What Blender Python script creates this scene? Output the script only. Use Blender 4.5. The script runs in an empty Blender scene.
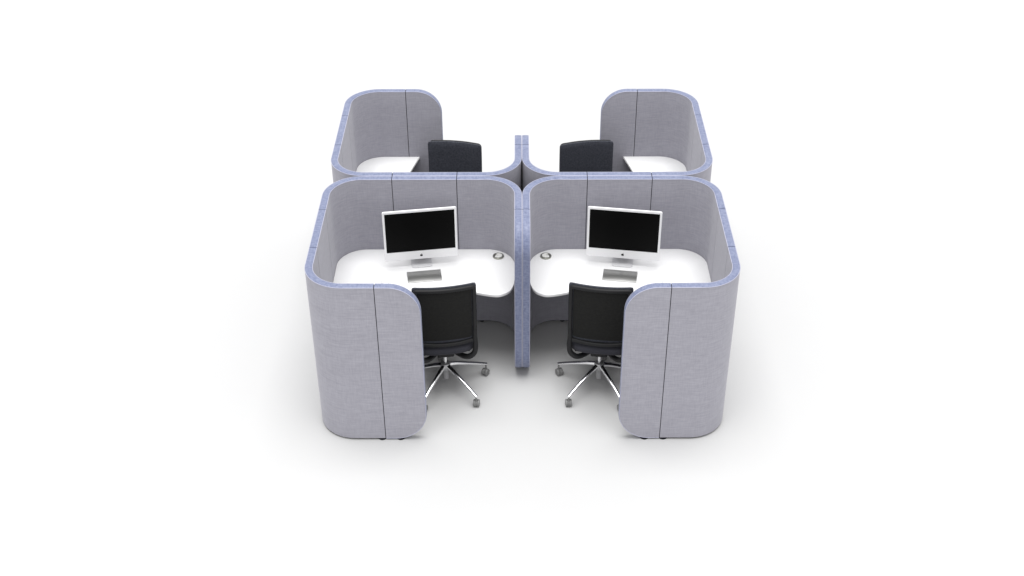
import bpy, bmesh, math, random
from mathutils import Vector, Matrix
random.seed(4)
S = bpy.context.scene
C = S.collection
R = math.radians
PI = math.pi

# ------------------------------------------------------------------ materials
def new_mat(name):
    m = bpy.data.materials.new(name); m.use_nodes = True
    nt = m.node_tree
    return m, nt, nt.nodes['Principled BSDF']

def plain(name, col, rough=.5, metal=0., spec=.5, bump=0., bscale=400., var=0., vscale=8.):
    m, nt, b = new_mat(name)
    b.inputs['Base Color'].default_value = (*col, 1)
    b.inputs['Roughness'].default_value = rough
    b.inputs['Metallic'].default_value = metal
    b.inputs['Specular IOR Level'].default_value = spec
    tc = nt.nodes.new('ShaderNodeTexCoord')
    if bump:
        n = nt.nodes.new('ShaderNodeTexNoise'); n.inputs['Scale'].default_value = bscale; n.inputs['Detail'].default_value = 3
        nt.links.new(tc.outputs['Object'], n.inputs['Vector'])
        bp = nt.nodes.new('ShaderNodeBump'); bp.inputs['Strength'].default_value = bump; bp.inputs['Distance'].default_value = .001
        nt.links.new(n.outputs['Fac'], bp.inputs['Height']); nt.links.new(bp.outputs['Normal'], b.inputs['Normal'])
    if var:
        n2 = nt.nodes.new('ShaderNodeTexNoise'); n2.inputs['Scale'].default_value = vscale; n2.inputs['Detail'].default_value = 4
        nt.links.new(tc.outputs['Object'], n2.inputs['Vector'])
        mx = nt.nodes.new('ShaderNodeMix'); mx.data_type = 'RGBA'
        mx.inputs['A'].default_value = (*[c*(1-var) for c in col], 1)
        mx.inputs['B'].default_value = (*[min(1, c*(1+var)) for c in col], 1)
        nt.links.new(n2.outputs['Fac'], mx.inputs['Factor']); nt.links.new(mx.outputs['Result'], b.inputs['Base Color'])
    return m

def fabric(name, dark, light, streak=(5., 150.), thread=(420., 60.), soft=.5, sheen=.15, bump=.25, spec=.1, rough=.95):
    """woven cloth: long slubs along the U direction, fine cross threads, read from metric UVs"""
    m, nt, b = new_mat(name)
    L = nt.links.new
    uv = nt.nodes.new('ShaderNodeUVMap')
    oi = nt.nodes.new('ShaderNodeObjectInfo')
    off = nt.nodes.new('ShaderNodeVectorMath'); off.operation = 'SCALE'
    cmb = nt.nodes.new('ShaderNodeCombineXYZ')
    for k in range(3): L(oi.outputs['Random'], cmb.inputs[k])
    L(cmb.outputs[0], off.inputs[0]); off.inputs['Scale'].default_value = 37.
    add = nt.nodes.new('ShaderNodeVectorMath'); add.operation = 'ADD'
    L(uv.outputs['UV'], add.inputs[0]); L(off.outputs[0], add.inputs[1])
    def layer(sx, sy, det, seed):
        mp = nt.nodes.new('ShaderNodeMapping'); mp.inputs['Scale'].default_value = (sx, sy, 1)
        mp.inputs['Location'].default_value = (seed, seed*2.3, 0)
        L(add.outputs[0], mp.inputs['Vector'])
        n = nt.nodes.new('ShaderNodeTexNoise'); n.inputs['Scale'].default_value = 1; n.inputs['Detail'].default_value = det
        n.inputs['Roughness'].default_value = .6
        L(mp.outputs[0], n.inputs['Vector']); return n.outputs['Fac']
    a = layer(streak[0], streak[1], 3, 1.7)
    c = layer(thread[0], thread[1], 2, 5.1)
    e = layer(2.2, 14., 2, 9.4)
    def mul_add(x, w, y):
        n = nt.nodes.new('ShaderNodeMath'); n.operation = 'MULTIPLY_ADD'
        L(x, n.inputs[0]); n.inputs[1].default_value = w
        if isinstance(y, float): n.inputs[2].default_value = y
        else: L(y, n.inputs[2])
        return n.outputs[0]
    t = mul_add(a, .55, 0.)
    t = mul_add(c, .33, t)
    t = mul_add(e, .12, t)
    rp = nt.nodes.new('ShaderNodeMapRange'); rp.inputs['From Min'].default_value = .5-soft*.42; rp.inputs['From Max'].default_value = .5+soft*.42
    L(t, rp.inputs['Value'])
    mx = nt.nodes.new('ShaderNodeMix'); mx.data_type = 'RGBA'
    mx.inputs['A'].default_value = (*dark, 1); mx.inputs['B'].default_value = (*light, 1)
    L(rp.outputs[0], mx.inputs['Factor']); L(mx.outputs['Result'], b.inputs['Base Color'])
    bp = nt.nodes.new('ShaderNodeBump'); bp.inputs['Strength'].default_value = bump; bp.inputs['Distance'].default_value = .002
    L(t, bp.inputs['Height']); L(bp.outputs['Normal'], b.inputs['Normal'])
    b.inputs['Roughness'].default_value = rough
    b.inputs['Specular IOR Level'].default_value = spec
    b.inputs['Sheen Weight'].default_value = sheen
    return m

M = {}
M['grey_cloth'] = fabric('grey_cloth', (.262, .258, .294), (.352, .347, .390), streak=(12., 110.), thread=(120., 14.), soft=.46)
M['blue_cloth'] = fabric('blue_cloth', (.070, .088, .172), (.205, .228, .330), streak=(70., 28.), thread=(30., 80.), soft=.5, sheen=.12, spec=.5, rough=.5)
M['piping'] = plain('pale_piping', (.37, .375, .46), .8, spec=.2)
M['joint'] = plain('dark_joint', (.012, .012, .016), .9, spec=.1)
M['desk'] = plain('white_laminate', (.72, .72, .72), .42, spec=.35, bump=.02, bscale=900)
M['desk_edge'] = plain('grey_desk_edge', (.55, .56, .55), .5)
M['absorber'] = plain('dark_bounce_absorber', (.05, .05, .052), .7)  # for the added sheet that darkens the space under the desks
M['steel'] = plain('bracket_steel', (.30, .30, .31), .45, metal=1)
M['chrome'] = plain('chrome', (.78, .78, .79), .10, metal=1)
M['gas'] = plain('gas_sleeve', (.36, .36, .37), .35, metal=.6)
M['ring'] = plain('brushed_ring', (.36, .36, .32), .3, metal=1)
M['cap'] = plain('grommet_cap', (.60, .60, .58), .3)
M['black_cloth'] = fabric('black_cloth', (.024, .026, .033), (.056, .059, .072), streak=(60., 75.), thread=(90., 40.), soft=.45, sheen=.06, bump=.4)
M['mesh'] = fabric('back_mesh', (.011, .011, .011), (.021, .021, .020), streak=(50., 80.), thread=(90., 50.), soft=.6, sheen=.0, bump=.3)
M['seat_cloth'] = fabric('seat_cloth', (.024, .024, .030), (.042, .042, .052), streak=(160., 220.), thread=(500., 300.), soft=.6, sheen=.06, bump=.3)
M['black_plastic'] = plain('black_plastic', (.012, .012, .013), .5, spec=.2, bump=.06, bscale=500)
M['caster'] = plain('caster_plastic', (.17, .17, .17), .4, bump=.05)
M['alu'] = plain('anodised_aluminium', (.84, .84, .85), .40, metal=.12, spec=.5)
M['stand'] = plain('stand_aluminium', (.62, .62, .63), .42, metal=.25)
M['screen'] = plain('dark_screen', (.0035, .0035, .0035), .35, spec=.05)
M['mark'] = plain('black_mark', (.006, .006, .006), .4, spec=.2)
M['slab'] = plain('polished_slab', (.42, .42, .41), .32, metal=1)
M['white_plastic'] = plain('white_plastic', (.80, .80, .80), .25)
M['floor'] = plain('white_floor', (.494, .494, .494), .8, spec=.1, var=.012, vscale=1.2)

# ------------------------------------------------------------------ object helpers
def finish(name, bm, mat, parent=None, angle=35, mirror=False):
    bmesh.ops.recalc_face_normals(bm, faces=bm.faces[:])
    me = bpy.data.meshes.new(name); bm.to_mesh(me); bm.free()
    me.materials.append(mat)
    for p in me.polygons: p.use_smooth = True
    me.set_sharp_from_angle(angle=R(angle))
    o = bpy.data.objects.new(name, me); C.objects.link(o)
    if parent: o.parent = parent
    return o

def thing(name, label, cat, loc=(0, 0, 0), rz=0., group=None):
    o = bpy.data.objects.new(name, None); C.objects.link(o)
    o.empty_display_size = .1
    o.location = loc; o.rotation_euler = (0, 0, rz)
    o['label'] = label; o['category'] = cat
    if group: o['group'] = group
    return o

_mir = {}
def mirrored(me):
    if me.name not in _mir:
        m2 = me.copy(); m2.transform(Matrix.Diagonal((-1, 1, 1, 1))); m2.flip_normals(); m2.update()
        _mir[me.name] = m2
    return _mir[me.name]

def dup(root, loc, rz, label, mirror=False, skip=()):
    """copy a thing, its parts and their sub-parts; optionally built as its mirror twin"""
    r = root.copy(); C.objects.link(r); r.location = loc; r.rotation_euler = (0, 0, rz); r['label'] = label
    def rec(src, dst):
        for ch in list(src.children):
            c = ch.copy(); C.objects.link(c); c.parent = dst
            if mirror and ch.type == 'MESH': c.data = mirrored(ch.data)
            rec(ch, c)
    rec(root, r)
    return r

def quad_strip(bm, rows, close_u=False, close_v=False):
    """rows: list of lists of Vectors -> grid of quads; returns vert grid"""
    g = [[bm.verts.new(p) for p in r] for r in rows]
    nu, nv = len(g), len(g[0])
    for i in range(nu if close_u else nu-1):
        for j in range(nv if close_v else nv-1):
            a, b, c, d = g[i][j], g[(i+1) % nu][j], g[(i+1) % nu][(j+1) % nv], g[i][(j+1) % nv]
            bm.faces.new((a, b, c, d))
    return g

def add_box(bm, c, d, bev=0., seg=3, mat=None):
    ret = bmesh.ops.create_cube(bm, size=1.)
    vs = ret['verts']
    for v in vs: v.co = Vector((v.co.x*d[0], v.co.y*d[1], v.co.z*d[2]))
    if bev:
        es = list({e for v in vs for e in v.link_edges})
        rb = bmesh.ops.bevel(bm, geom=es, offset=bev, segments=seg, affect='EDGES', profile=.5)
        vs = list({v for f in rb['faces'] for v in f.verts} | {v for v in vs if v.is_valid})
    for v in vs:
        p = v.co.copy()
        if mat: p = mat @ p
        v.co = p + Vector(c)
    return vs

def add_cyl(bm, p0, p1, r0, r1=None, n=24, bev=0.):
    """capped cone along p0->p1, optional softened rims"""
    r1 = r0 if r1 is None else r1
    p0, p1 = Vector(p0), Vector(p1); ax = (p1-p0); L = ax.length; ax.normalize()
    u = ax.orthogonal().normalized(); w = ax.cross(u)
    prof = [(0, r0), (L, r1)]
    if bev: prof = [(0, r0-bev), (bev*.3, r0-bev*.3), (bev, r0), (L-bev, r1), (L-bev*.3, r1-bev*.3), (L, r1-bev)]
    rows = [[p0+ax*t+(u*math.cos(2*PI*k/n)+w*math.sin(2*PI*k/n))*r for k in range(n)] for t, r in prof]
    g = quad_strip(bm, rows, close_v=True)
    bm.faces.new(g[0][::-1]); bm.faces.new(g[-1])

def add_lathe(bm, prof, c=(0, 0, 0), n=40, close=False):
    c = Vector(c)
    rows = [[c+Vector((r*math.cos(2*PI*k/n), r*math.sin(2*PI*k/n), z)) for k in range(n)] for r, z in prof]
    g = quad_strip(bm, rows, close_u=close, close_v=True)
    if not close:
        bm.faces.new(g[0]); bm.faces.new(g[-1])

def smooth_path(pts, n=8, closed=False):
    P = [Vector(p) for p in pts]; out = []
    m = len(P)
    for i in range(m if closed else m-1):
        if closed: a, b, c, d = P[i-1], P[i], P[(i+1) % m], P[(i+2) % m]
        else: a, b, c, d = P[max(i-1, 0)], P[i], P[i+1], P[min(i+2, m-1)]
        for k in range(n):
            t = k/n
            out.append(.5*((2*b)+(-a+c)*t+(2*a-5*b+4*c-d)*t*t+(-a+3*b-3*c+d)*t**3))
    if not closed: out.append(P[-1])
    return out

def add_tube(bm, pts, r, n=8, closed=False, sec=None, up=Vector((0, 0, 1)), rs=None):
    """sweep a round (radius r) or given section along pts"""
    m = len(pts); rows = []
    if sec is None: sec = [(math.cos(2*PI*k/n), math.sin(2*PI*k/n)) for k in range(n)]; sc = r
    else: sc = 1.
    prev = None
    for i in range(m):
        if closed: t = (pts[(i+1) % m]-pts[i-1])
        else: t = pts[min(i+1, m-1)]-pts[max(i-1, 0)]
        t = t.normalized()
        u = up-t*up.dot(t) if prev is None else prev-t*prev.dot(t)
        if u.length < 1e-4: u = t.orthogonal()
        u.normalize(); prev = u
        w = t.cross(u)
        k_ = sc*(rs[i] if rs else 1.)
        rows.append([pts[i]+(w*a+u*b)*k_ for a, b in sec])
    g = quad_strip(bm, rows, close_u=closed, close_v=True)
    if not closed:
        bm.faces.new(g[0][::-1]); bm.faces.new(g[-1])

def planar_uv(bm, f):
    l = bm.loops.layers.uv.verify()
    for fc in bm.faces:
        for lp in fc.loops: lp[l].uv = f(lp.vert.co)

# ------------------------------------------------------------------ the pod (built once, front left one)
T = .053               # wall thickness
HW = 1.361             # wall top
ZB = .011              # wall bottom
X0, X1 = -1.502, -.003
Y0, Y1 = -1.504, -.003
RC = .28               # plan radius of the corners, outer face
RM = RC-T/2            # centre line radius
PC = Vector(((X0+X1)/2, (Y0+Y1)/2, 0))   # origin of the pod's empty
GAP = .0055

def centreline():
    """centre line of the screen, from the free end by the entrance round to the free end on the spine"""
    xl, xr, yf, yb = X0+T/2, X1-T/2, Y0+T/2, Y1-T/2
    out = []       # (segment list) each ('L',p,q) or ('A',centre,a0,a1)
    out.append(('L', (-.696, yf), (xl+RM, yf)))
    out.append(('A', (xl+RM, yf+RM), -PI/2, -PI))
    out.append(('L', (xl, yf+RM), (xl, yb-RM)))
    out.append(('A', (xl+RM, yb-RM), PI, PI/2))
    out.append(('L', (xl+RM, yb), (xr-RM, yb)))
    out.append(('A', (xr-RM, yb-RM), PI/2, 0))
    out.append(('L', (xr, yb-RM), (xr, -.82)))
    return out

SEGS = centreline()
def seg_len(s):
    if s[0] == 'L': return (Vector(s[2])-Vector(s[1])).length
    return abs(s[3]-s[2])*RM
LENS = [seg_len(s) for s in SEGS]
CUM = [sum(LENS[:i]) for i in range(len(LENS)+1)]
TOTAL = CUM[-1]
def at_s(s):
    """point and left-hand normal (towards the outside of the pod) of the centre line"""
    s = min(max(s, 0), TOTAL)
    for i, sg in enumerate(SEGS):
        if s <= CUM[i+1]+1e-9: break
    d = s-CUM[i]
    if sg[0] == 'L':
        p, q = Vector(sg[1]), Vector(sg[2]); t = (q-p).normalized(); pt = p+t*d
    else:
        c = Vector(sg[1]); sgn = 1 if sg[3] > sg[2] else -1
        a = sg[2]+sgn*d/RM
        pt = c+Vector((math.cos(a), math.sin(a)))*RM
        t = Vector((-math.sin(a), math.cos(a)))*sgn
    n = Vector((-t.y, t.x))
    return pt, n      # path runs clockwise seen from above, so +n is the outer side
RT, RB = .22, .23      # corner radii at the top and the foot of the free ends

def P3(s, z, w):
    p, n = at_s(s)
    return Vector((p.x+n.x*w, p.y+n.y*w, z))-PC

def z_range(s, e0, e1, ins):
    """top and bottom of the panel at s; e0/e1 = the panel has a free rounded end there"""
    hi, lo = HW-ins, ZB+ins
    for e, d in ((e0, None if e0 is None else s-e0), (e1, None if e1 is None else e1-s)):
        if e is None: continue
        if d < RT:
            q = max((RT-ins)**2-(RT-d)**2, 0); hi = min(hi, HW-RT+math.sqrt(q))
        if d < RB:
            q = max((RB-ins)**2-(RB-d)**2, 0); lo = max(lo, ZB+RB-math.sqrt(q))
    return hi, lo

def s_samples(a, b, e0, e1, ins):
    n = max(2, int((b-a)/.02))
    ss = [a+(b-a)*i/n for i in range(n+1)]
    if e0 is not None: ss += [a+ins_*1. for ins_ in (.001, .003, .006, .01, .015)]
    if e1 is not None: ss += [b-ins_*1. for ins_ in (.001, .003, .006, .01, .015)]
    return sorted(set(round(x, 5) for x in ss))

def make_panel(pod, a, b, free0=False, free1=False):
    a_, b_ = (a if free0 else a+GAP/2), (b if free1 else b-GAP/2)
    e0 = a if free0 else None; e1 = b if free1 else None
    ins = .005
    a2 = a_+(ins if free0 else 0); b2 = b_-(ins if free1 else 0)
    # upholstered core: both faces
    bm = bmesh.new(); uvl = bm.loops.layers.uv.verify()
    ss = s_samples(a2, b2, e0, e1, ins)
    NZ = 14
    zs = []
    for s in ss:
        hi, lo = z_range(s, e0, e1, ins); zs.append([lo+(hi-lo)*k/NZ for k in range(NZ+1)])
    uvof = {}
    grids = []
    for w in (T/2, -T/2):
        g = []
        for s, zz in zip(ss, zs):
            row = []
            for z in zz:
                v = bm.verts.new(P3(s, z, w)); uvof[v] = (s, z); row.append(v)
            g.append(row)
        grids.append(g)
        for i in range(len(g)-1):
            for j in range(NZ): bm.faces.new((g[i][j], g[i+1][j], g[i+1][j+1], g[i][j+1]))
    o_, i_ = grids
    for k in range(len(ss)-1):
        bm.faces.new((o_[k][0], o_[k+1][0], i_[k+1][0], i_[k][0]))
        bm.faces.new((o_[k][-1], o_[k+1][-1], i_[k+1][-1], i_[k][-1]))
    for j in range(NZ):
        bm.faces.new((o_[0][j], o_[0][j+1], i_[0][j+1], i_[0][j]))
        bm.faces.new((o_[-1][j], o_[-1][j+1], i_[-1][j+1], i_[-1][j]))
    for f in bm.faces:
        for lp in f.loops: lp[uvl].uv = uvof[lp.vert]
    core = finish('wall_panel', bm, M['grey_cloth'], pod, 50)
    # blue band round the edge
    runs = []
    def arc(cs, cz, r, a0, a1, n=14): return [(cs+r*math.cos(a0+(a1-a0)*k/n), cz+r*math.sin(a0+(a1-a0)*k/n)) for k in range(n+1)]
    def lin(p, q, st=.02):
        n = max(2, int(math.hypot(q[0]-p[0], q[1]-p[1])/st)); return [(p[0]+(q[0]-p[0])*k/n, p[1]+(q[1]-p[1])*k/n) for k in range(n+1)]
    if not (free0 or free1):
        runs.append((lin((a_, HW), (b_, HW)), False)); runs.append((lin((b_, ZB), (a_, ZB)), False))
    elif free0:
        r = lin((b_, HW), (a+RT, HW))[:-1]+arc(a+RT, HW-RT, RT, PI/2, PI)+lin((a, HW-RT), (a, ZB+RB), .05)[1:-1]+arc(a+RB, ZB+RB, RB, PI, 1.5*PI)+lin((a+RB, ZB), (b_, ZB))[1:]
        runs.append((r[::-1], False))
    else:
        r = lin((a_, HW), (b-RT, HW))[:-1]+arc(b-RT, HW-RT, RT, PI/2, 0)+lin((b, HW-RT), (b, ZB+RB), .05)[1:-1]+arc(b-RB, ZB+RB, RB, 0, -PI/2)+lin((b-RB, ZB), (a_, ZB))[1:]
        runs.append((r, False))
    for kr, (run, _) in enumerate(runs):
        bm = bmesh.new(); uvl = bm.loops.layers.uv.verify(); uvof = {}
        m = len(run); d = 0; hw = T/2-.0012
        prof = [(-hw, -.012), (-hw, -.003), (-hw+.003, 0.), (-hw*.5, .0012), (0, .0016), (hw*.5, .0012), (hw-.003, 0.), (hw, -.003), (hw, -.012)]
        rows = []
        edge = {1: [], -1: []}
        for i, (s, z) in enumerate(run):
            p, q = run[max(i-1, 0)], run[min(i+1, m-1)]
            ts, tz = q[0]-p[0], q[1]-p[1]; l = math.hypot(ts, tz); ts /= l; tz /= l
            # outward normal of the outline (run is traversed clockwise with s to the right)
            ns, nz = -tz, ts
            cs, cz = (a+b)/2, (HW+ZB)/2
            if i: d += math.hypot(s-run[i-1][0], z-run[i-1][1])
            row = []
            for w, dep in prof:
                v = bm.verts.new(P3(s+ns*dep, z+nz*dep, w)); uvof[v] = (a+d, w); row.append(v)
            rows.append(row)
            for sg in (1, -1): edge[sg].append(P3(s-ns*.0035, z-nz*.0035, sg*(T/2-.0005)))
        for i in range(m-1):
            for j in range(len(prof)-1): bm.faces.new((rows[i][j], rows[i+1][j], rows[i+1][j+1], rows[i][j+1]))
            bm.faces.new((rows[i][-1], rows[i+1][-1], rows[i+1][0], rows[i][0]))
        bm.faces.new(rows[0]); bm.faces.new(rows[-1][::-1])
        for f in bm.faces:
            for lp in f.loops: lp[uvl].uv = uvof[lp.vert]
        finish('edge_trim' if kr == 0 else 'base_trim', bm, M['blue_cloth'] if kr == 0 else M['joint'], core, 50)
        if kr == 0:
            for sg in (1, -1):
                bp = bmesh.new(); add_tube(bp, edge[sg], .0026, 6)
                finish('piping', bp, M['piping'], core, 60)
    return core

def make_joint(pod, s):
    """dark recessed strip between two panels"""
    bm = bmesh.new()
    w = T/2-.007; d = GAP/2+.006
    rows = [[P3(s-d, z, -w), P3(s+d, z, -w), P3(s+d, z, w), P3(s-d, z, w)] for z in (ZB+.012, HW-.006)]
    g = quad_strip(bm, rows, close_v=True); bm.faces.new(g[0]); bm.faces.new(g[1])
    finish('joint_strip', bm, M['joint'], pod)

pod = thing('workstation_pod', '', 'office pod', PC, 0, 'upholstered pods in a cluster of four')
def s_of(fn):   # arc length at which the path meets a given grid line
    best = min((abs(fn(at_s(i*TOTAL/6000)[0])), i) for i in range(6001)); return best[1]*TOTAL/6000
sJ = []
for k, (lo, hi, fn) in enumerate((
        (0, CUM[1], lambda p: p.x+1.003), (CUM[2], CUM[3], lambda p: p.y+1.006), (CUM[2], CUM[3], lambda p: p.y+.496),
        (CUM[4], CUM[5], lambda p: p.x+1.0), (CUM[4], CUM[5], lambda p: p.x+.502), (CUM[6], CUM[7], lambda p: p.y+.496))):
    n = 4000
    sJ.append(min((abs(fn(at_s(lo+(hi-lo)*i/n)[0])), lo+(hi-lo)*i/n) for i in range(n+1))[1])
cuts = [0]+sJ+[TOTAL]
for i in range(len(cuts)-1):
    make_panel(pod, cuts[i], cuts[i+1], i == 0, i == len(cuts)-2)
for s in sJ: make_joint(pod, s)
for s in (.198, .334, (CUM[2]+CUM[3])/2, CUM[3]-.1, (CUM[4]+CUM[5])/2-.35, CUM[5]-.05, TOTAL-.19, CUM[6]+.06):
    bm = bmesh.new(); hi, lo = z_range(s, 0, TOTAL, .008)
    c = P3(s, 0, 0)
    fr = .033 if s < CUM[1] else .0255
    add_lathe(bm, [(fr-.0025, 0), (fr, .002), (fr, .008), (.010, .010), (.010, lo+.01)], c, 20)
    finish('foot', bm, M['joint'], pod)

# added dark strip, stands in for the shade in the gap along the spine
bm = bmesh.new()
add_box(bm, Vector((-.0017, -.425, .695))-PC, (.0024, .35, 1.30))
finish('gap_shade_strip', bm, M['joint'], pod)

# ------------------------------------------------------------------ the desk
ZD = .722
def make_desk():
    d = thing('desk', '', 'desk', PC, 0, 'white built-in desks of the four pods')
    xl, xr, yf, yb = X0+T+.001, X1-T-.001, Y0+T+.001, Y1-T-.001
    ri = RC-T
    def arc(cx, cy, r, a0, a1, n=14): return [Vector((cx+r*math.cos(a0+(a1-a0)*k/n), cy+r*math.sin(a0+(a1-a0)*k/n), 0)) for k in range(n+1)]
    o = []
    o += arc(xl+ri, yf+ri, ri, 1.5*PI, PI)          # front left corner (runs clockwise)
    o += arc(xl+ri, yb-ri, ri, PI, PI/2)
    o += arc(xr-ri, yb-ri, ri, PI/2, 0)
    cove = [(xr, -.45, 0), (xr-.008, -.55, 0), (-.094, -.632, 0), (-.143, -.675, 0), (-.195, -.690, 0), (-.285, -.673, 0), (-.37, -.646, 0), (-.50, -.610, 0),
            (-.66, -.606, 0), (-.82, -.663, 0), (-.94, -.80, 0), (-.985, -.96, 0), (-.982, -1.13, 0), (-.957, -1.26, 0), (-.909, yf, 0)]
    o += smooth_path(cove, 6)
    # clean duplicates
    pts = []
    for p in o:
        if not pts or (p-pts[-1]).length > .002: pts.append(p)
    if (pts[0]-pts[-1]).length < .002: pts.pop()
    def slab(name, z0, z1, mat, rnd, off=0.):
        bm = bmesh.new(); m = len(pts)
        nrm = []
        for i in range(m):
            t = (pts[(i+1) % m]-pts[i-1]).normalized(); nrm.append(Vector((t.y, -t.x, 0)))   # inward for clockwise
        rows = []
        prof = [(rnd, z0), (rnd*.3, z0+rnd*.3), (0, z0+rnd), (0, z1-rnd), (rnd*.3, z1-rnd*.3), (rnd, z1)]
        for q, z in prof:
            rows.append([pts[i]+nrm[i]*(q+off)+Vector((0, 0, z))-PC for i in range(m)])
        g = quad_strip(bm, rows, close_v=True)
        bm.faces.new(g[0][::-1]); bm.faces.new(g[-1])
        return finish(name, bm, mat, d, 40)
    slab('tabletop', ZD-.022, ZD, M['desk'], .003)
    slab('bounce_absorber', ZD-.0245, ZD-.0225, M['absorber'], .0005, .012)  # unseen dark sheet, added to cut light bouncing under the desk
    # steel wall brackets that carry the top
    for (x, y, dx, dy) in ((-.9, yb-.001, 0, -1), (-.45, yb-.001, 0, -1), (xl+.001, -.85, 1, 0), (xr-.001, -.35, -1, 0)):
        bm = bmesh.new()
        L_ = .22 if dx == 0 else .2
        w = .03
        sx, sy = (w, L_) if dy else (L_, w)
        add_box(bm, Vector((x+dx*L_/2, y+dy*L_/2, ZD-.0280))-PC, (sx, sy, .006), .001, 1)
        sx, sy = (w, .006) if dy else (.006, w)
        add_box(bm, Vector((x+dx*.003, y+dy*.003, ZD-.1205))-PC, (sx, sy, .178), .001, 1)
        finish('bracket', bm, M['steel'], d)
    return d
desk = make_desk()
# cable grommet let into the top by the spine wall
gc = Vector((-.187, -.165, ZD))-PC
bm = bmesh.new()
add_lathe(bm, [(.026, -.004), (.043, -.004), (.0450, .004), (.0435, .009), (.040, .0105), (.035, .0095), (.027, .004)], gc, 40, close=True)
gr = finish('cable_grommet', bm, M['ring'], desk)
bm = bmesh.new()
n = 30; a0, a1 = R(232), R(232+262)
cc = gc+Vector((.002, .001, 0))
def capring(r, z):
    return [cc+Vector((r*math.cos(a0+(a1-a0)*k/n), r*math.sin(a0+(a1-a0)*k/n), z)) for k in range(n+1)]+[cc+Vector((-.004, -.002, z)), cc+Vector((-.010, -.008, z))]
g = quad_strip(bm, [capring(.027, .001), capring(.0295, .008), capring(.0290, .0115), capring(.027, .013)], close_v=True); bm.faces.new(g[0][::-1]); bm.faces.new(g[-1])
finish('grommet_cap', bm, M['cap'], gr)

# ------------------------------------------------------------------ monitor
TURN = R(8.7)
def make_monitor():
    o = thing('desktop_computer', '', 'computer', (-.780, -.290, ZD), TURN, 'all-in-one computers on the front desks')
    W, Z0, Z1, D = .566, .064, .509, .030
    bm = bmesh.new()
    # shell: rounded rectangle front, thinning towards the rear edges
    def rrect(w, z0, z1, r, y, n=6):
        out = []
        for cx, cz, b0 in ((w/2-r, z1-r, 0), (-w/2+r, z1-r, PI/2), (-w/2+r, z0+r, PI), (w/2-r, z0+r, 1.5*PI)):
            for k in range(n+1):
                a = b0+PI/2*k/n; out.append(Vector((cx+r*math.cos(a), y, cz+r*math.sin(a))))
        return out
    rows = [rrect(W-.004, Z0+.002, Z1-.002, .010, 0), rrect(W, Z0, Z1, .012, .002), rrect(W, Z0, Z1, .012, .010),
            rrect(W-.05, Z0+.03, Z1-.03, .03, .020), rrect(W-.24, Z0+.12, Z1-.12, .05, .038)]
    g = quad_strip(bm, rows, close_v=True); bm.faces.new(g[0]); bm.faces.new(g[-1][::-1])
    body = finish('housing', bm, M['alu'], o, 35)
    bm = bmesh.new()
    rows = [rrect(W-.034, Z0+.078, Z1-.020, .002, y, 2) for y in (.002, -.0012)]
    g = quad_strip(bm, rows, close_v=True); bm.faces.new(g[0]); bm.faces.new(g[-1][::-1])
    finish('screen', bm, M['screen'], o)
    # fruit mark on the chin
    bm = bmesh.new()
    zc = Z0+.034; pts = []
    for k in range(48):
        a = 2*PI*k/48+PI/2
        r = .0105*(1+.10*math.cos(2*(a-PI/2)*1.)*-1)
        x, z = r*math.cos(a), r*math.sin(a)*1.02
        dip = math.exp(-(x/.0030)**2)
        if z > 0: z -= .0026*dip
        else: z += .0014*dip
        dd = math.hypot(x-.0135, z-.0012)
        if dd < .0062:                        # bite out of the right-hand side
            x = .0135-math.sqrt(max(.0062**2-(z-.0012)**2, 0))
        pts.append((x, z))
    rows = [[Vector((x, y, zc+z)) for x, z in pts] for y in (.0015, -.0008)]
    g = quad_strip(bm, rows, close_v=True); bm.faces.new(g[0]); bm.faces.new(g[-1])
    lf = [(.0002, .0103), (.0008, .0142), (.0030, .0164), (.0052, .0170), (.0046, .0134), (.0026, .0110)]
    rows = [[Vector((x, y, zc+z)) for x, z in lf] for y in (.0015, -.0008)]
    g = quad_strip(bm, rows, close_v=True); bm.faces.new(g[0]); bm.faces.new(g[-1])
    finish('emblem', bm, M['mark'], o)
    # stand: bent plate, foot under the screen, neck rising behind
    bm = bmesh.new()
    prof = [(-.028, .0045), (.02, .0045), (.09, .0048), (.118, .008), (.128, .020), (.122, .05), (.098, .12), (.062, .20), (.036, .25)]
    path = [Vector((0, y, z)) for y, z in prof]
    path = smooth_path(path, 4)
    rows = []
    for i, p in enumerate(path):
        t = (path[min(i+1, len(path)-1)]-path[max(i-1, 0)]).normalized(); n_ = Vector((0, -t.z, t.y))
        w = .080 if p.y > -.012 else .080-.020*((-.012-p.y)/.016)**2
        rows.append([p+n_*.004+Vector((-w, 0, 0)), p+n_*.004+Vector((w, 0, 0)), p-n_*.004+Vector((w, 0, 0)), p-n_*.004+Vector((-w, 0, 0))])
    g = quad_strip(bm, rows, close_v=True); bm.faces.new(g[0]); bm.faces.new(g[-1])
    bmesh.ops.recalc_face_normals(bm, faces=bm.faces[:])
    es = [e for e in bm.edges if len(e.link_faces) == 2 and e.calc_face_angle() > 1.2]
    bmesh.ops.bevel(bm, geom=es, offset=.0015, segments=2, affect='EDGES', profile=.5)
    finish('stand', bm, M['stand'], o)
    return o
mon = make_monitor()

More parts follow.
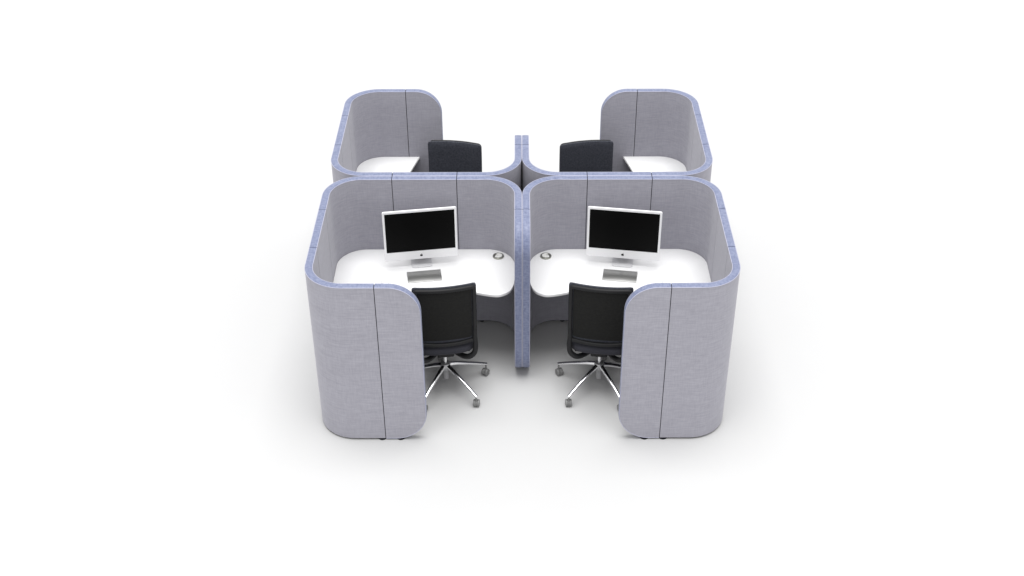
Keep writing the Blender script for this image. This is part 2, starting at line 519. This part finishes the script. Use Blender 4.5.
# ------------------------------------------------------------------ keyboard slab and mouse
kb = thing('keyboard', '', 'keyboard', (-.752, -.449, ZD+.0002), TURN, 'keyboards on the front desks')
bm = bmesh.new()
add_box(bm, (0, 0, .0092), (.262, .131, .005), .002, 2, Matrix.Rotation(R(5.0), 3, 'X'))
finish('plate', bm, M['slab'], kb)
for sx in (-1, 1):
    for sy in (-1, 1):
        bm = bmesh.new(); add_cyl(bm, (sx*.115, sy*.055, 0), (sx*.115, sy*.055, .0074+sy*.0048), .006, n=12)
        finish('rubber_foot', bm, M['joint'], kb)
ms = None
def make_mouse():
    bm = bmesh.new(); rows = []
    N = 28
    for q, z in ((.93, 0), (1., .003), (.99, .007), (.93, .012), (.80, .0165), (.58, .0195), (.3, .0208)):
        rows.append([Vector((.0285*q*math.copysign(abs(math.cos(2*PI*k/N))**.75, math.cos(2*PI*k/N)), .0565*q*math.copysign(abs(math.sin(2*PI*k/N))**.75, math.sin(2*PI*k/N)), z*(1-.12*(math.sin(2*PI*k/N)*q)**2))) for k in range(N)])
    g = quad_strip(bm, rows, close_v=True); bm.faces.new(g[0][::-1]); bm.faces.new(g[-1])
    o = finish('mouse', bm, M['white_plastic'], None, 60)
    return o
ms = make_mouse()
ms.location = (-1.05, -.515, ZD+.0002); ms.rotation_euler = (0, 0, TURN)
ms['category'] = 'mouse'; ms['group'] = 'mice on the front desks'

# ------------------------------------------------------------------ chair
def make_chair():
    o = thing('office_chair', '', 'chair', (-.588, -.890, 0), TURN, 'black office chairs in the pods')
    def ys(x, z):          # rear surface of the backrest
        h = (z-.52)/.60
        return -.178-.028*h-.018*math.sin(h*PI)+.55*x*x
    # upholstered back
    def slab(w, z0, z1, r, th, off, n_in=6):
        bm = bmesh.new()
        NX, NZ = 22, 26
        def shape(u, v, s):     # u,v in -1..1 -> rounded rectangle by squircle
            x, z = u*w/2, (z0+z1)/2+v*(z1-z0)/2
            dx, dz = abs(x)-(w/2-r), abs(z-(z0+z1)/2)-((z1-z0)/2-r)
            if dx > 0 and dz > 0:
                l = math.hypot(dx, dz); m_ = max(dx, dz); k = m_/l
                x = math.copysign(w/2-r+dx*k, x); z = (z0+z1)/2+math.copysign((z1-z0)/2-r+dz*k, v)
            crown = .001*(1-(2*x/w)**2)*max(0, (z-(z0+z1)/2)/((z1-z0)/2))**2
            return x, z+crown
        def us(n): return [-1+2*i/n for i in range(n+1)]
        G = []
        for side in (0, 1):
            g = []
            for u in us(NX):
                row = []
                for v in us(NZ):
                    edge = max(abs(u), abs(v)); x, z = shape(u, v, side)
                    q = 1-max(0, (edge-.9)/.1)**2*.55
                    y = ys(x, z)+off+(th*(.5-.5*q) if side == 0 else th*(.5+.5*q))
                    row.append(bm.verts.new((x, y, z)))
                g.append(row)
            G.append(g)
            for i in range(NX):
                for j in range(NZ): bm.faces.new((g[i][j], g[i+1][j], g[i+1][j+1], g[i][j+1]))
        a, b = G
        for i in range(NX):
            for j in (0, NZ): bm.faces.new((a[i][j], a[i+1][j], b[i+1][j], b[i][j]))
        for j in range(NZ):
            for i in (0, NX): bm.faces.new((a[i][j], a[i][j+1], b[i][j+1], b[i][j]))
        planar_uv(bm, lambda c: (c.x, c.z))
        return bm
    W = .464
    back = finish('backrest', slab(W, .545, 1.063, .016, .030, .006), M['black_cloth'], o, 55)
    finish('back_mesh', slab(W-.075, .585, 1.030, .02, .004, .0015), M['mesh'], o, 55)
    # frame round the rear of the back
    loop = []
    def corner(cx, cz, r, b0):
        return [(cx+r*math.cos(b0+PI/2*k/6), cz+r*math.sin(b0+PI/2*k/6)) for k in range(7)]
    w2, zt, zb, rr = W/2-.018, 1.047, .555, .020
    raw = corner(w2-rr, zt-rr, rr, 0)+[(x, zt+.001*(1-(x/w2)**2)) for x in (.1, .05, 0, -.05, -.1)]+corner(-w2+rr, zt-rr, rr, PI/2)+[(-w2, z) for z in (.95, .82, .7)]+corner(-w2+rr, zb+rr, rr, PI)+[(x, zb-.012*(1-(x/w2)**2)) for x in (-.1, -.05, 0, .05, .1)]+corner(w2-rr, zb+rr, rr, 1.5*PI)+[(w2, z) for z in (.7, .82, .95)]
    pts = [Vector((x, ys(x, z)-.003, z)) for x, z in raw]
    sec = [(.015*math.copysign(abs(math.cos(t))**.7, math.cos(t)), .013*math.copysign(abs(math.sin(t))**.7, math.sin(t))) for t in [2*PI*k/12 for k in range(12)]]
    bm = bmesh.new(); add_tube(bm, pts, 1, closed=True, sec=sec, up=Vector((0, 1, 0)))
    finish('back_frame', bm, M['black_plastic'], o, 60)
    # two arms that run from the frame down and under the seat
    for s in (-1, 1):
        p = [(s*w2, ys(w2, .66)-.002, .66), (s*w2, ys(w2, .58)-.003, .58), (s*(w2+.003), -.172, .50), (s*(w2-.008), -.172, .44), (s*(w2-.045), -.166, .403), (s*.125, -.135, .390), (s*.075, -.07, .384), (s*.045, .0, .380)]
        path = smooth_path(p, 5)
        bm = bmesh.new()
        m = len(path)
        add_tube(bm, path, 1, sec=[(a*1.0, b*1.15) for a, b in sec], up=Vector((0, 1, 0)), rs=[1.05+.25*math.sin(PI*i/(m-1)) for i in range(m)])
        finish('back_arm', bm, M['black_plastic'], o, 60)
    # seat cushion
    bm = bmesh.new(); rows = []; N = 44
    def se(k, e): 
        c, s = math.cos(2*PI*k/N), math.sin(2*PI*k/N)
        return math.copysign(abs(c)**e, c), math.copysign(abs(s)**e, s)
    for q, z in ((.90, .448), (.97, .452), (1., .465), (1., .485), (.985, .502), (.94, .513), (.80, .519), (.5, .522), (.2, .522)):
        row = []
        for k in range(N):
            a, b = se(k, .5)
            y = .045+b*.235*q
            row.append(Vector((a*.232*q, y, z-.02*max(0, (y-.2)/.08)**2*(1 if z > .49 else .2))))
        rows.append(row)
    g = quad_strip(bm, rows, close_v=True); bm.faces.new(g[0][::-1]); bm.faces.new(g[-1])
    planar_uv(bm, lambda c: (c.x, c.y+c.z))
    finish('seat', bm, M['seat_cloth'], o, 60)
    bm = bmesh.new()
    add_box(bm, (0, .04, .436), (.36, .36, .022), .008, 2)
    finish('seat_shell', bm, M['black_plastic'], o)
    bm = bmesh.new()
    add_box(bm, (0, .01, .391), (.13, .22, .072), .014, 3)
    mech = finish('tilt_mechanism', bm, M['black_plastic'], o)
    # column and star base
    bm = bmesh.new(); add_cyl(bm, (0, 0, .19), (0, 0, .385), .0140, n=24)
    finish('gas_column', bm, M['chrome'], o)
    bm = bmesh.new(); add_lathe(bm, [(.018, .085), (.024, .089), (.025, .15), (.027, .160), (.037, .175), (.039, .190), (.039, .222), (.034, .234), (.020, .238)], (0, 0, 0), 32)
    finish('base_hub', bm, M['gas'], o)
    for k in range(5):
        a = R(26.5+72*k)-TURN
        dr = Vector((math.cos(a), math.sin(a), 0)); sd = Vector((-dr.y, dr.x, 0)); up = Vector((0, 0, 1))
        bm = bmesh.new(); rows = []
        for r_, z, w, h in ((.030, .212, .018, .017), (.09, .198, .0165, .0155), (.17, .170, .0145, .0135), (.25, .140, .013, .012), (.315, .112, .0125, .011), (.338, .102, .0125, .010), (.350, .100, .010, .007)):
            row = []
            for t in range(14):
                c_, s_ = math.cos(2*PI*t/14), math.sin(2*PI*t/14)
                row.append(dr*r_+up*z+sd*w*math.copysign(abs(c_)**.7, c_)+up*h*math.copysign(abs(s_)**.8, s_))
            rows.append(row)
        g = quad_strip(bm, rows, close_v=True); bm.faces.new(g[0]); bm.faces.new(g[-1])
        finish('base_arm', bm, M['chrome'], o, 60)
        # twin caster, swivelled its own way
        cpos = dr*.340
        sw = a+R((35, -20, 60, 10, -50)[k]); fx = Vector((math.cos(sw), math.sin(sw), 0)); ax = Vector((-fx.y, fx.x, 0))
        bm = bmesh.new()
        add_cyl(bm, cpos+up*.050, cpos+up*.096, .0065, n=12)
        # hood: half-round shell over the wheels
        wc = cpos-fx*.010+up*.0285
        rows = []
        for q in range(11):
            t = R(-10+200*q/10); 
            v_ = fx*math.cos(t)+up*math.sin(t)
            rows.append([wc+v_*.0300-ax*.0055, wc+v_*.0300+ax*.0055, wc+v_*.0150+ax*.0055, wc+v_*.0150-ax*.0055])
        g = quad_strip(bm, rows, close_v=True); bm.faces.new(g[0]); bm.faces.new(g[-1])
        cs = finish('caster', bm, M['caster'], o)
        for s in (-1, 1):
            bm = bmesh.new(); add_cyl(bm, wc+ax*s*.0062, wc+ax*s*.0235, .0285, n=24, bev=.004)
            finish('wheel', bm, M['caster'], cs)
    return o
chair = make_chair()

# ------------------------------------------------------------------ copies: mirror twin on the right, both turned round for the back row
L = {
 'pod': ['grey upholstered pod with blue edging at the front left, open towards its right side',
         'grey upholstered pod with blue edging at the front right, open towards its left side',
         'grey pod with blue edging in the back row on the left, without a computer',
         'grey pod with blue edging in the back row on the right, without a computer'],
 'desk': ['white curved desk with cable grommet inside the front left pod',
          'white curved desk with cable grommet inside the front right pod',
          'white desk showing a slanting edge inside the back left pod',
          'white desk showing a slanting edge inside the back right pod'],
 'chair': ['black mesh-back office chair on chrome star base in the front left pod',
           'black mesh-back office chair on chrome star base in the front right pod',
           'dark office chair facing forward behind the wall of the back left pod',
           'dark office chair facing forward behind the wall of the back right pod'],
}
def neg(v): return (-v[0], -v[1], v[2])
def mx(v): return (-v[0], v[1], v[2])
def my(v): return (v[0], -v[1], v[2])
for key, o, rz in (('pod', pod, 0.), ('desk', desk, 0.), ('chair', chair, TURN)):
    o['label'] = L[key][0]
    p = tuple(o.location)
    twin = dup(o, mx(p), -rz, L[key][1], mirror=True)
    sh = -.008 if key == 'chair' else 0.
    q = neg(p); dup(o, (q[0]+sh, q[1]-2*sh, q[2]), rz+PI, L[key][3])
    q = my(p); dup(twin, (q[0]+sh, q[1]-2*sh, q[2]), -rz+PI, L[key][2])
mon['label'] = 'silver all-in-one computer with black screen on the front left desk'
twin = dup(mon, mx(tuple(mon.location)), -TURN, 'silver all-in-one computer with black screen on the front right desk', mirror=True)
for ch in twin.children:        # the mark itself is not mirrored
    if ch.name.startswith('emblem'):
        ch.data = [c for c in mon.children if c.name.startswith('emblem')][0].data
kb['label'] = 'slim polished metal keyboard plate in front of the left-hand computer'
dup(kb, mx(tuple(kb.location)), -TURN, 'slim polished metal keyboard plate in front of the right-hand computer', mirror=True)
ms['label'] = 'low white mouse on the front left desk, left of the keyboard plate'
m2 = ms.copy(); C.objects.link(m2); m2.location = mx(tuple(ms.location)); m2.rotation_euler = (0, 0, -TURN)
m2['label'] = 'low white mouse on the front right desk, right of the keyboard plate'

# ------------------------------------------------------------------ floor, light, camera
bm = bmesh.new()
quad_strip(bm, [[Vector((x, y, 0)) for y in (-30, 30)] for x in (-30, 30)])
fl = finish('floor', bm, M['floor']); fl['kind'] = 'structure'

w = bpy.data.worlds.new('World'); S.world = w; w.use_nodes = True
w.node_tree.nodes['Background'].inputs['Color'].default_value = (1, 1, 1, 1)
w.node_tree.nodes['Background'].inputs['Strength'].default_value = 1.25

def area(name, loc, target, size, power):
    l = bpy.data.lights.new(name, 'AREA'); l.shape = 'SQUARE'; l.size = size; l.energy = power
    o = bpy.data.objects.new(name, l); C.objects.link(o); o.location = loc
    o.rotation_euler = (Vector(target)-Vector(loc)).to_track_quat('-Z', 'Y').to_euler()
area('overhead_softbox', (0, -2, 40), (0, 0, 0), 26, 16600)

cam = bpy.data.cameras.new('camera'); co = bpy.data.objects.new('camera', cam); C.objects.link(co)
YAW = .0033; co.location = (-8.4593*math.sin(YAW), -8.4593*math.cos(YAW), 6.2286); co.rotation_euler = (PI/2-.611, 0, -YAW)
cam.sensor_width = 36; cam.lens = 36*1262.54/1024; cam.shift_x = -10/1024; cam.clip_end = 200
S.camera = co
S.view_settings.view_transform = 'Standard'; S.view_settings.look = 'None'
S.view_settings.exposure = 0; S.view_settings.gamma = 1
